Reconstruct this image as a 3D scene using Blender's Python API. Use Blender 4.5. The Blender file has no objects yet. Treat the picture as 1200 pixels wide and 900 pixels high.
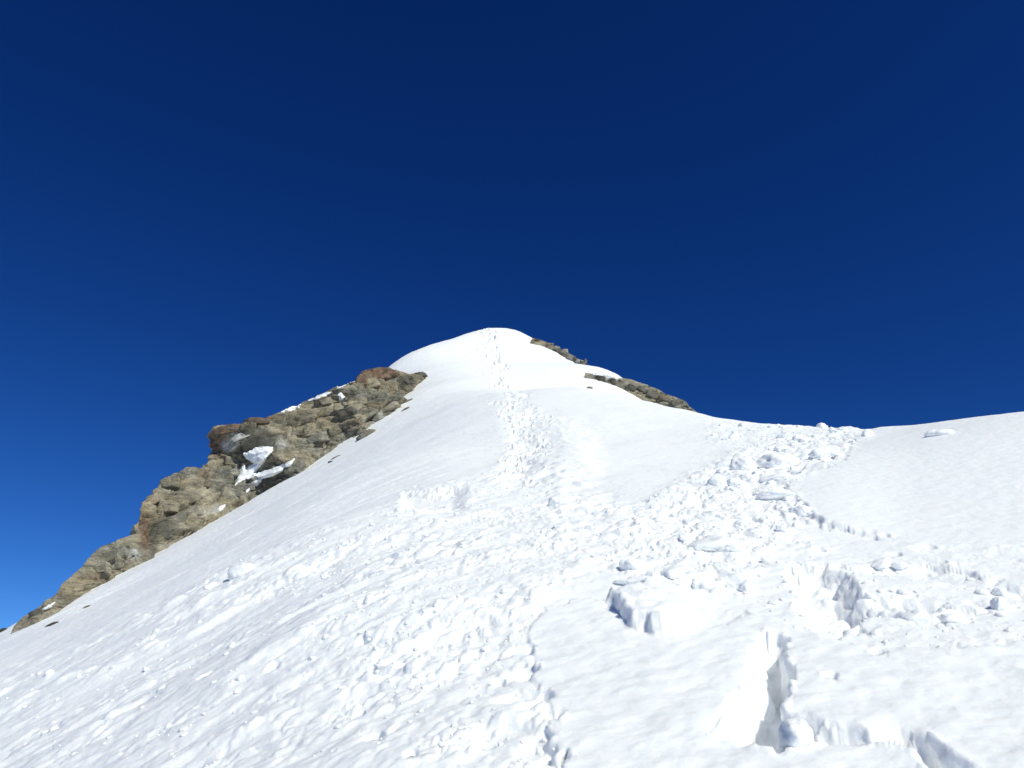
import bpy, math, random
import numpy as np
from mathutils import Vector, Matrix, Euler
from mathutils.bvhtree import BVHTree

S = bpy.context.scene
COL = S.collection
random.seed(7)
RNG = np.random.default_rng(11)

# ------------------------------------------------------------------ camera
PITCH = math.radians(23.0)
EYE = 1.6
F = 942.0                       # focal length in photograph pixels (1200 wide)
cd = bpy.data.cameras.new('camera')
cd.sensor_width = 36.0
cd.lens = 36.0 * F / 1200.0
cd.clip_start = 0.05
cd.clip_end = 20000
cam = bpy.data.objects.new('camera', cd)
COL.objects.link(cam)
cam.location = (0, 0, EYE)
cam.rotation_euler = (math.pi / 2 + PITCH, 0, 0)
S.camera = cam

# ------------------------------------------------------------------ light
SUN_AZ = math.radians(142)       # clockwise from the view direction (+Y)
SUN_EL = math.radians(43)
w = bpy.data.worlds.new('World')
S.world = w
w.use_nodes = True
nt = w.node_tree
bg = nt.nodes['Background']
sky = nt.nodes.new('ShaderNodeTexSky')
sky.sky_type = 'NISHITA'
sky.sun_disc = False
sky.sun_elevation = SUN_EL
sky.sun_rotation = SUN_AZ
sky.altitude = 4000
sky.air_density = 1.0
sky.dust_density = 0.0
sky.ozone_density = 3.0
sep = nt.nodes.new('ShaderNodeSeparateColor')
com = nt.nodes.new('ShaderNodeCombineColor')
nt.links.new(sky.outputs[0], sep.inputs[0])
# contrast of a thin, very dry high mountain sky, the same all the way round
for ch, g, a in ((0, 1.858, 0.0945), (1, 1.413, 0.2851), (2, 1.179, 0.6673)):
    pw = nt.nodes.new('ShaderNodeMath'); pw.operation = 'POWER'; pw.inputs[1].default_value = g
    ml = nt.nodes.new('ShaderNodeMath'); ml.operation = 'MULTIPLY'; ml.inputs[1].default_value = a
    nt.links.new(sep.outputs[ch], pw.inputs[0]); nt.links.new(pw.outputs[0], ml.inputs[0]); nt.links.new(ml.outputs[0], com.inputs[ch])
nt.links.new(com.outputs[0], bg.inputs['Color'])
bg.inputs['Strength'].default_value = 0.1
sl = bpy.data.lights.new('sun', 'SUN')
sl.energy = 3.9
sl.angle = math.radians(0.53)
sl.color = (0.99, 1.0, 0.87)
so = bpy.data.objects.new('sun', sl)
COL.objects.link(so)
so.location = (60, -70, 90)
sd = Vector((math.sin(SUN_AZ) * math.cos(SUN_EL), math.cos(SUN_AZ) * math.cos(SUN_EL), math.sin(SUN_EL)))
so.rotation_euler = sd.to_track_quat('Z', 'Y').to_euler()
S.view_settings.view_transform = 'Standard'
S.view_settings.look = 'None'
S.view_settings.exposure = 0.0
S.view_settings.gamma = 1.0
S.cycles.max_bounces = 10
S.cycles.diffuse_bounces = 8
S.cycles.use_denoising = True

# ------------------------------------------------------------------ helpers
def tag(o, label=None, cat=None, group=None, kind=None):
    if label: o['label'] = label
    if cat: o['category'] = cat
    if group: o['group'] = group
    if kind: o['kind'] = kind
    return o

def empty(name, loc):
    o = bpy.data.objects.new(name, None)
    o.location = loc
    o.empty_display_size = 0.3
    COL.objects.link(o)
    return o

def mesh_np(name, verts, faces, smooth=True):
    """verts (n,3), faces (m,3|4) numpy -> mesh"""
    me = bpy.data.meshes.new(name)
    n, m, k = len(verts), len(faces), faces.shape[1]
    me.vertices.add(n)
    me.vertices.foreach_set('co', np.ascontiguousarray(verts, np.float32).ravel())
    me.loops.add(m * k)
    me.loops.foreach_set('vertex_index', np.ascontiguousarray(faces, np.int32).ravel())
    me.polygons.add(m)
    me.polygons.foreach_set('loop_start', np.arange(0, m * k, k, dtype=np.int32))
    if smooth:
        me.polygons.foreach_set('use_smooth', np.ones(m, bool))
    me.update(calc_edges=True)
    me.validate()
    return me

def link(name, me, mat, parent=None):
    o = bpy.data.objects.new(name, me)
    if mat and len(me.materials) == 0:
        me.materials.append(mat)
    COL.objects.link(o)
    if parent is not None:
        o.parent = parent
    return o

def grid_faces(nr, nc, wrap=False):
    i = np.arange(nr - 1)[:, None]
    j = np.arange(nc if wrap else nc - 1)[None, :]
    j2 = (j + 1) % nc
    a = i * nc + j; b = i * nc + j2; c = (i + 1) * nc + j2; d = (i + 1) * nc + j
    return np.stack([np.broadcast_to(q, (nr - 1, j.shape[1])) for q in (a, b, c, d)], -1).reshape(-1, 4)

# --- noise in numpy
def h2(ix, iy, seed):
    h = (ix.astype(np.int64) * 374761393 + iy.astype(np.int64) * 668265263 + seed * 1274126177) & 0xffffffff
    h = ((h ^ (h >> 13)) * 1274126177) & 0xffffffff
    h = (h ^ (h >> 16)) & 0xffffffff
    return h

def rnd(ix, iy, seed):
    return (h2(ix, iy, seed) & 0xffffff).astype(np.float32) / 16777216.0

def perlin(x, y, seed=0):
    xi = np.floor(x); yi = np.floor(y)
    fx = (x - xi).astype(np.float32); fy = (y - yi).astype(np.float32)
    xi = xi.astype(np.int64); yi = yi.astype(np.int64)
    u = fx * fx * fx * (fx * (fx * 6 - 15) + 10); v = fy * fy * fy * (fy * (fy * 6 - 15) + 10)
    def g(dx, dy):
        a = rnd(xi + dx, yi + dy, seed) * 6.2831853
        return np.cos(a) * (fx - dx) + np.sin(a) * (fy - dy)
    n0 = g(0, 0); n0 += u * (g(1, 0) - n0)
    n1 = g(0, 1); n1 += u * (g(1, 1) - n1)
    return (n0 + v * (n1 - n0)) * 1.5

def fbm(x, y, octv=4, seed=0, gain=.5):
    s = 0; a = 1.0
    for k in range(octv):
        s = s + a * perlin(x * 2 ** k, y * 2 ** k, seed + 17 * k); a *= gain
    return s

def perlin3(x, y, z, seed=0):
    xi = np.floor(x); yi = np.floor(y); zi = np.floor(z)
    fx = x - xi; fy = y - yi; fz = z - zi
    xi = xi.astype(np.int64); yi = yi.astype(np.int64); zi = zi.astype(np.int64)
    u, v, t = (f * f * f * (f * (f * 6 - 15) + 10) for f in (fx, fy, fz))
    def g(dx, dy, dz):
        a = h2(xi + dx + 57 * (zi + dz), yi + dy - 131 * (zi + dz), seed)
        c = (a & 1023) / 511.5 - 1; ph = ((a >> 10) & 4095) / 4096 * 6.2831853; q = np.sqrt(1 - c * c)
        return q * np.cos(ph) * (fx - dx) + q * np.sin(ph) * (fy - dy) + c * (fz - dz)
    L = lambda a, b, k: a + (b - a) * k
    return 1.5 * L(L(L(g(0,0,0), g(1,0,0), u), L(g(0,1,0), g(1,1,0), u), v), L(L(g(0,0,1), g(1,0,1), u), L(g(0,1,1), g(1,1,1), u), v), t)

def blocks(x, y, seed=0, dens=1.0, tilt=.6, edge=3.0):
    """broken blocks: every Voronoi cell is a tilted flat facet with worn edges; 0..~1, also the cell's random value"""
    xi = np.floor(x).astype(np.int64); yi = np.floor(y).astype(np.int64)
    f1 = np.full(x.shape, 9., np.float32); f2 = f1.copy()
    hh = np.zeros(x.shape, np.float32); cr = np.zeros(x.shape, np.float32)
    for dx in (-1, 0, 1):
        for dy in (-1, 0, 1):
            cx = xi + dx; cy = yi + dy
            a = (x - cx - .1 - .8 * rnd(cx, cy, seed)).astype(np.float32)
            b = (y - cy - .1 - .8 * rnd(cx, cy, seed + 1)).astype(np.float32)
            d = np.sqrt(a * a + b * b)
            r = rnd(cx, cy, seed + 2)
            t = rnd(cx, cy, seed + 3) * 6.2831853
            h = r + tilt * (np.cos(t) * a + np.sin(t) * b)
            near = d < f1
            f2 = np.where(near, f1, np.minimum(f2, d))
            f1 = np.where(near, d, f1)
            hh = np.where(near, h, hh); cr = np.where(near, r, cr)
    e = np.clip((f2 - f1) * edge, 0, 1)
    e = e * e * (3 - 2 * e)
    on = np.clip((cr - (1 - dens)) * 8, 0, 1)
    return np.maximum(hh, 0) * e * on, cr, f2 - f1

def sstep(a, b, x):
    t = np.clip((x - a) / (b - a), 0, 1)
    return t * t * (3 - 2 * t)

# ------------------------------------------------------------------ survey of the photograph -> world
cP, sP = math.cos(PITCH), math.sin(PITCH)

def ray(px, py):
    u = (np.asarray(px, float) - 600) / F; v = (450 - np.asarray(py, float)) / F
    return u, cP - v * sP, sP + v * cP

def W(px, py, Y):
    x, y, z = ray(px, py); k = Y / y
    return np.array([x * k, Y, z * k + EYE])

def proj(x, y, z):
    z = z - EYE
    d = np.maximum(y * cP + z * sP, 1e-3); v = -y * sP + z * cP
    return 600 + F * x / d, 450 - F * v / d

SURVEY = [(600,900,3.9),(600,750,6.1),(600,600,13.5),(610,520,26),(640,455,46),(690,457,46),
(820,489,38),(860,495,34),(900,498,31),(960,500,27.5),(1000,504,25.5),(1200,484,18),(1260,479.5,17),(1330,473,16),(1110,492,20.5),(1050,499,22.5),
(1000,527,17.5),(930,532,19.5),(860,522,22),(790,502,28),(1100,512,15.5),(1000,512,21),(730,468,37),(766,475,36),(930,506,25),
(1000,900,3.7),(1000,700,6.6),(1150,700,6.6),(1000,600,11),(850,600,11.5),(750,520,24),
(400,900,4.3),(200,900,5.7),(200,800,8.9),(200,700,17),(200,662,30),(200,642,48),
(0,900,7.9),(0,800,14),(0,762,22),(0,742,31),(100,720,25),(100,760,15),
(300,700,10.9),(300,620,26),(300,600,38),(300,585,60),
(400,700,7.6),(400,600,14.8),(400,560,26),(400,528,52),(400,520,74),
(500,700,7.2),(500,600,13.8),(500,540,24),(500,490,43),(500,455,63),
(520,480,49),(545,454,60),(560,459,54),(540,467,52),(600,440,81),(560,389.5,115),(578,387.5,116),(602,387.5,115.5),(612,390,114),(625,397,111),(530,398,110),(500,408,106),(475,419,102),(455,430,99),
(650,410,106),(688,429,98),(728,442,93),(760,475,87),(790,492,83),(640,425,98),(600,405,105),(560,420,93),
(480,442,77),(100,692,39),(30,725,33)]
PTS = [W(*c) for c in SURVEY] + [np.array(p, float) for p in
 [(0,0,0),(0,-6,-2.2),(0,-30,-12),(-12,-12,-11),(12,-10,-3.5),(-30,-10,-26),(25,0,-6),(30,20,-6),(28,45,-6),(22,60,4),
  (45,60,-20),(40,95,-6),(0,130,55),(0,155,36),(-24,125,34),(-42,105,0),(-60,60,-30),(-40,22,-18),(40,120,-20)]]
PTS = np.array(PTS)

def tps_fit(p, lam):
    X, Y = p[:, 0], p[:, 1]; n = len(p)
    r2 = (X[:, None] - X) ** 2 + (Y[:, None] - Y) ** 2
    K = np.where(r2 > 0, r2 * np.log(r2 + 1e-12), 0) * .5
    R = np.hypot(X, Y); K += np.diag(lam * (0.02 + R / (1 + (R / 25) ** 2)))
    A = np.zeros((n + 3, n + 3)); A[:n, :n] = K
    Q = np.c_[np.ones(n), X, Y]; A[:n, n:] = Q; A[n:, :n] = Q.T
    return np.linalg.solve(A, np.r_[p[:, 2], 0, 0, 0])
SOL = tps_fit(PTS, 0.30)

def base(x, y):
    x = np.asarray(x, float); y = np.asarray(y, float)
    z = SOL[-3] + SOL[-2] * x + SOL[-1] * y
    for (a, b, _), wt in zip(PTS, SOL[:-3]):
        r2 = (x - a) ** 2 + (y - b) ** 2 + 1e-12
        z = z + wt * .5 * r2 * np.log(r2)
    r = np.hypot(x, y - 50)
    far = sstep(85, 150, r)                       # beyond the surveyed peak the flanks fall away to the valley
    return z * (1 - far) + far * (20 - .62 * np.minimum(r, 1400) + 9 * perlin(x / 60, y / 60, 91))

def poly_sd(px, py, poly):
    """signed distance to a closed outline (positive inside)"""
    poly = np.asarray(poly, float)
    d = np.full(px.shape, 1e9, np.float32); ins = np.zeros(px.shape, bool)
    for (ax, ay), (bx, by) in zip(poly, np.roll(poly, -1, 0)):
        ex, ey = bx - ax, by - ay
        t = np.clip(((px - ax) * ex + (py - ay) * ey) / (ex * ex + ey * ey + 1e-9), 0, 1)
        d = np.minimum(d, np.hypot(px - ax - t * ex, py - ay - t * ey))
        c = (ay > py) != (by > py)
        with np.errstate(divide='ignore', invalid='ignore'):
            ins ^= c & (px < ex * (py - ay) / (by - ay + 1e-12) + ax)
    return np.where(ins, d, -d)

def line_d(px, py, line):
    d = np.full(px.shape, 1e6, np.float32)
    for (ax, ay), (bx, by) in zip(line[:-1], line[1:]):
        ex, ey = bx - ax, by - ay
        t = np.clip(((px - ax) * ex + (py - ay) * ey) / (ex * ex + ey * ey), 0, 1)
        d = np.minimum(d, np.hypot(px - ax - t * ex, py - ay - t * ey))
    return d

def mask(px, py, poly, feather):
    out = np.zeros(px.shape, np.float32)
    p = np.asarray(poly, float); m = 3 * feather + 5
    k = (px > p[:, 0].min() - m) & (px < p[:, 0].max() + m) & (py > p[:, 1].min() - m) & (py < p[:, 1].max() + m)
    if k.any():
        out[k] = sstep(-feather, feather, poly_sd(px[k], py[k], p))
    return out

# zones of the slope
DEB_LEFT = [(612,462),(596,480),(590,505),(592,540),(560,562),(480,578),(430,606),(330,640),(250,668),(190,700),(60,765),(-60,800),
            (-60,960),(660,960),(650,860),(628,790),(622,750),(645,690),(720,655),(765,610),(705,575),(640,562),(648,520),(634,478)]
DEB_RIGHT = [(700,645),(735,605),(800,560),(870,524),(925,508),(1000,502),(1012,514),(988,545),(925,575),(955,608),(910,640),(880,690),(835,700),(745,692)]
DEB_FORE = [(870,640),(940,628),(1000,650),(1100,655),(1210,690),(1260,760),(1110,765),(1000,755),(930,745),(870,705)]
DEB_MID = [(612,462),(596,480),(590,505),(592,540),(560,562),(480,578),(430,606),(330,640),(330,700),(420,800),(560,960),(660,960),(650,860),(628,790),(622,750),(645,690),(720,655),(765,610),(705,575),(640,562),(648,520),(634,478)]
CREST = [(825,492),(860,494),(960,498),(1005,502),(1000,512),(930,515),(880,525),(830,520)]
SLAB_A = [(622,745),(640,715),(690,700),(712,712),(748,742),(830,738),(880,720),(1000,760),(1400,770),(1400,1000),(690,1000),(664,900),(650,880),(640,855),(643,830),(626,800),(628,770)]
BLOCK_B = [(712,712),(722,716),(736,730),(747,742),(775,745),(810,744),(836,726),(845,704),(812,694),(770,698),(740,700)]
TRENCH = [(903,752),(922,757),(924,790),(921,820),(919,850),(910,884),(892,880),(866,874),(838,868),(856,842),(872,812),(882,788),(890,765)]
STRIP = [(922,846),(960,858),(1010,866),(1062,866),(1092,874),(1130,902),(1180,960),(1080,960),(1092,900),(1062,882),(1020,876),(960,872),(926,866)]
TROUGH = [(930,672),(962,668),(992,680),(1012,700),(1050,706),(1100,708),(1150,712),(1140,722),(1090,728),(1040,722),(1010,736),(975,740),(955,736),(940,712)]
SHELF = [(960,664),(1010,662),(1090,664),(1130,672),(1210,690),(1210,700),(1140,690),(1080,678),(1010,672)]
SHELF2 = [(1070,642),(1200,640),(1260,650),(1200,656),(1100,652)]
SLAB_H = [(1004,512),(990,545),(955,556),(921,574),(935,590),(948,604),(965,618),(1060,632),(1260,640),(1260,480),(1100,470)]
BLEED = [(655,500),(690,520),(690,552),(655,565),(640,548),(645,520)]
TRACK_SUMMIT = [(572,386),(574,398),(578,412),(583,426),(588,440),(586,452)]
TRACK_FAINT = [(563,392),(560,404),(560,418),(565,432),(572,446)]
TRACK_JOIN = [(586,452),(594,460),(606,468)]
TRACK_MID = [(606,468),(600,480),(604,492),(614,502),(608,514),(618,526),(612,540),(604,555)]

FALL = np.array([-.76, -.65]); ACR = np.array([-FALL[1], FALL[0]])

STAMPS = []     # (x, y, radius along, radius across, angle, depth, rim)

def detail(x, y, zb, want_mask=False):
    """snow surface relief in metres on top of the smooth base"""
    r = np.hypot(x, y).astype(np.float32)
    px, py = proj(x, y, zb)
    near = (y > 0.5)
    # organic wobble of all outlines, in real metres
    wx = fbm(x / .5, y / .5, 3, 5); wy = fbm(x / .5, y / .5, 3, 55)
    _, c1, _ = blocks(x / .24, y / .24, 640); _, c2, _ = blocks(x / .09 + 5, y / .09, 650)
    wob = np.clip(8 / (r + 1), .3, 1)
    qx = px + (wx * 5 + 6 * (c1 - .5) + 3 * (c2 - .5)) * wob; qy = py + (wy * 3 + 4 * (c2 - .5) + 4 * (c1 - .5)) * wob
    s = x * FALL[0] + y * FALL[1]; c = x * ACR[0] + y * ACR[1]
    h = np.zeros(x.shape, np.float32)
    # broad undulation and wind crust everywhere
    h += .10 * fbm(x / 6, y / 6, 3, 1) * sstep(3, 20, r)
    h += .018 * fbm(x / 1.1, y / 1.1, 4, 2)
    # grain combed along the fall line on the left flank
    left = sstep(620, 380, px) * near + .25
    far1 = sstep(8, 30, r)
    h += left * (.007 + .016 * far1) * fbm(s / 2.6, c / .22, 3, 3)
    h += left * .018 * far1 * fbm(s / 8.0, c / .7, 3, 33)
    h += left * .03 * sstep(25, 60, r) * fbm(s / 12.0, c / 1.4, 2, 34)
    h += .006 * fbm(s / .45, c / .28, 3, 36) * sstep(6, 14, r)
    h += .004 * fbm(s / .12, c / .05, 2, 4) * sstep(30, 5, r)
    # ---- debris
    dl = np.where(near, mask(qx, qy, DEB_LEFT, 14), 0)
    dr = np.where(near, mask(qx, qy, DEB_RIGHT, 7), 0)
    df = np.where(near, mask(qx, qy, DEB_FORE, 8), 0)
    dc = np.where(near, mask(qx, qy, CREST, 4), 0)
    tk = np.zeros(x.shape, np.float32)
    for line, wd, am_ in ((TRACK_SUMMIT, 8, .9), (TRACK_FAINT, 6, .4), (TRACK_JOIN, 7, .7), (TRACK_MID, 13, 1.0)):
        tk = np.maximum(tk, am_ * np.exp(-(line_d(px + 3 * wx * np.clip(20 / (r + 1), .3, 1), py, line) / wd) ** 2))
    tk = tk * near
    patchy = sstep(-.35, .35, fbm(s / 2.6, c / 1.1, 3, 44))
    lowleft = sstep(520, 300, px) * sstep(650, 760, py)
    ridge = fbm(s / 5.5, c / 1.6, 3, 47)
    a = np.maximum.reduce([dl * (.35 + .65 * patchy) * (1 - .45 * lowleft), dr * .9, df * .6 * patchy, dc * .5, 1.2 * tk])
    h -= .12 * tk
    wxs = x + .10 * wx; wys = y + .10 * wy
    ss = wxs * FALL[0] + wys * FALL[1]; cc = wxs * ACR[0] + wys * ACR[1]
    k = a > .01
    hd = np.zeros(x.shape, np.float32)
    if k.any():
        rk = r[k]; acc = np.zeros(rk.shape, np.float32)
        for L, amp, seed in ((.07, .024, 90), (.13, .038, 100), (.26, .058, 110), (.5, .080, 120), (1.0, .13, 130)):
            vis = sstep(.0028, .006, L / rk) * sstep(.060, .022, L / rk)
            b, cr, _ = blocks(ss[k] / (L * 1.35), cc[k] / L, seed, .62, .6, 2.0)
            acc = np.maximum(acc, b * amp * vis) + .25 * b * amp * vis
        hd[k] = acc
    h += .03 * dl * lowleft * np.abs(ridge)
    h += hd * a * (1 + .1 * dr)
    h += a * .05 * fbm(x / .7, y / .7, 4, 8)
    # runnels and old steps trending down the left flank: sunlit scarps facing right
    ll = dl * sstep(560, 420, px) * sstep(610, 690, py)
    t = c / 1.25 + .55 * fbm(s / 2.2, c / 1.5, 3, 60)
    saw = t - np.floor(t)
    saw = np.where(saw < .72, saw / .72, (1 - saw) / .28)
    gate = sstep(-.15, .30, fbm(s / 1.7, c / 1.3, 2, 61))
    h += ll * gate * .06 * saw
    # step with a fluted wall crossing the left flank
    stepm = mask(qx, qy, [(470,590),(474,576),(500,573),(546,567),(552,574),(556,606),(470,606)], 2.5) * near
    h -= stepm * .19 * sstep(606, 578, py) * sstep(556, 528, px)
    # ---- slabs, cracks and troughs (edges broken by the wobble)
    A = mask(qx, qy, SLAB_A, 2.2) * near
    h = h * (1 - .75 * A) + A * (.024 + .012 * fbm(x / .35, y / .35, 3, 9))
    edge_left = mask(qx, qy, [(560,740),(640,740),(670,900),(670,960),(560,960)], 12) * near
    h -= edge_left * (1 - A) * .04 * sstep(0, .5, fbm(x / .45, y / .45, 2, 77))
    B = mask(qx, qy, BLOCK_B, 2.6) * near
    h += B * (.14 + .02 * fbm(x / .2, y / .2, 3, 12)) * sstep(855, 750, px)
    T = mask(px + 6 * wx + 1.5 * (c2 - .5), py + 5 * wy + 2 * (c1 - .5), TRENCH, 5) * near
    wl = sstep(-30, 8, px - (897 - (py - 760) * .42) + 6 * wy)
    h -= T * (.03 + .32 * wl)
    ST = mask(qx + 4 * wy, qy + 5 * wx, STRIP, 5) * near
    h -= ST * (.10 + .08 * sstep(1000, 1090, px))
    TR = mask(qx + 9 * wy, qy + 7 * wx, TROUGH, 7) * near
    h -= TR * (.09 + .12 * sstep(1060, 1000, px) + .10 * fbm(x / .25, y / .25, 3, 13))
    SH = mask(qx, qy, SHELF, 3) * near
    h -= SH * .06
    h -= mask(qx, qy, SHELF2, 5) * near * .035
    H = mask(qx, qy, SLAB_H, 3) * near
    h = h * (1 - .55 * H) + H * .09 * sstep(1075, 960, px)
    BL = mask(px + 8 * wx, py + 8 * wy, BLEED, 24) * near
    h = h * (1 - .85 * BL) + .22 * BL
    h += (1 - a) * sstep(16, 7, r) * (.005 * fbm(s / .5, c / .16, 4, 81) + .006 * perlin(x / .9, y / .5, 82))
    # ---- boot prints and hollows
    for (sx, sy, ra, rc, an, dep, rim) in STAMPS:
        R = 2.2 * max(ra, rc)
        kk = (np.abs(x - sx) < R) & (np.abs(y - sy) < R)
        if kk.any():
            dx = x[kk] - sx; dy = y[kk] - sy
            u = (dx * math.cos(an) + dy * math.sin(an)) / ra; v = (-dx * math.sin(an) + dy * math.cos(an)) / rc
            d = np.sqrt(u * u + v * v) * (1 + .45 * wx[kk] + .3 * wy[kk])
            h[kk] += -dep * sstep(1.0, .55, d) + rim * np.exp(-((d - 1.2) / .28) ** 2) * (.6 + .8 * np.maximum(wy[kk], -.5))
    calm = sstep(0, 1.2, r)
    if want_mask: return h * calm, a
    return h * calm

def hit(px, py):
    """where the sight line through a photograph pixel meets the smooth slope"""
    x, y, z = ray(px, py)
    Y = np.exp(np.linspace(math.log(2.5), math.log(135), 800))
    X = x / y * Y; Z = z / y * Y + EYE
    b = base(X, Y)
    k = np.nonzero(b >= Z)[0]
    i = k[0] if len(k) else int(np.argmin(Z - b))
    if i > 0 and len(k):
        d0 = Z[i - 1] - b[i - 1]; d1 = b[i] - Z[i]
        f = d0 / (d0 + d1 + 1e-9)
        return X[i - 1] + f * (X[i] - X[i - 1]), Y[i - 1] + f * (Y[i] - Y[i - 1])
    return X[i], Y[i]

def along(poly, n, jit):
    poly = np.array(poly, float)
    L = np.r_[0, np.cumsum(np.hypot(*np.diff(poly, axis=0).T))]
    t = np.linspace(0, L[-1], n)
    return np.c_[np.interp(t, L, poly[:, 0]) + RNG.normal(0, jit, n), np.interp(t, L, poly[:, 1]) + RNG.normal(0, jit * .6, n)]

def stamp_px(px, py, wpx, dep, rim, asp=1.6):
    x, y = hit(px, py)
    r = math.hypot(x, y)
    R = wpx * r / F
    STAMPS.append((x, y, R * asp, R, RNG.uniform(-.5, .5) + 1.4, dep, rim))

for p in along(TRACK_SUMMIT, 110, 6): stamp_px(p[0], p[1], RNG.uniform(1.3, 3.0), .85, .30)
for p in along(TRACK_FAINT, 60, 6): stamp_px(p[0], p[1], RNG.uniform(1.0, 2.0), .45, .18)
for p in along(TRACK_MID, 80, 13): stamp_px(p[0], p[1], RNG.uniform(2.0, 5.0), .22, .11)
for (a, b, wpx, dep) in [(878,610,10,.12),(737,620,7,.12),(690,655,6,.10),(555,767,7,.09),(420,838,6,.10),(318,785,5,.08),
        (636,817,13,.10),(651,845,9,.08),(427,705,7,.12),(425,752,8,.12),(240,795,6,.08),(77,870,6,.06),(585,798,6,.07),(438,866,8,.08),
        (662,890,12,.12),(705,656,5,.08),(770,632,6,.10),(655,592,8,.12),(612,735,5,.06),(613,780,5,.06),(480,895,8,.08),
        (1028,768,8,.07),(972,797,8,.06),(1020,630,6,.06),(1036,628,5,.06),(1090,640,6,.05),(960,645,7,.08),(1050,650,7,.06)]:
    stamp_px(a, b, wpx * 1.1, dep * 1.1, .0, 1.3)

# ------------------------------------------------------------------ materials
def new_mat(name):
    m = bpy.data.materials.new(name); m.use_nodes = True
    return m, m.node_tree, m.node_tree.nodes['Principled BSDF']

def snow_material(name='snow', sss=.85, scale=.045, col=(.955, .965, .965, 1)):
    m, t, p = new_mat(name)
    N, L = t.nodes, t.links
    p.inputs['Base Color'].default_value = col
    p.inputs['Roughness'].default_value = .55
    p.inputs['Specular IOR Level'].default_value = .25
    p.inputs['Subsurface Weight'].default_value = sss
    p.inputs['Subsurface Radius'].default_value = (.9, 1.0, 1.1)
    p.inputs['Subsurface Scale'].default_value = scale
    tc = N.new('ShaderNodeNewGeometry')
    n1 = N.new('ShaderNodeTexNoise'); n1.inputs['Scale'].default_value = 38; n1.inputs['Detail'].default_value = 6; n1.inputs['Roughness'].default_value = .65
    n2 = N.new('ShaderNodeTexNoise'); n2.inputs['Scale'].default_value = 6; n2.inputs['Detail'].default_value = 5
    L.new(tc.outputs['Position'], n1.inputs['Vector']); L.new(tc.outputs['Position'], n2.inputs['Vector'])
    b1 = N.new('ShaderNodeBump'); b1.inputs['Strength'].default_value = .35; b1.inputs['Distance'].default_value = .012
    b2 = N.new('ShaderNodeBump'); b2.inputs['Strength'].default_value = .5; b2.inputs['Distance'].default_value = .05
    L.new(n1.outputs['Fac'], b1.inputs['Height']); L.new(n2.outputs['Fac'], b2.inputs['Height'])
    L.new(b2.outputs['Normal'], b1.inputs['Normal']); L.new(b1.outputs['Normal'], p.inputs['Normal'])
    return m
SNOW = snow_material()
SNOW_LOOSE = snow_material('loose_snow', .85, .03)
SNOW_CRUMB = snow_material('snow_crumbs', 0, 0, (.965, .97, .965, 1))

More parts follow.
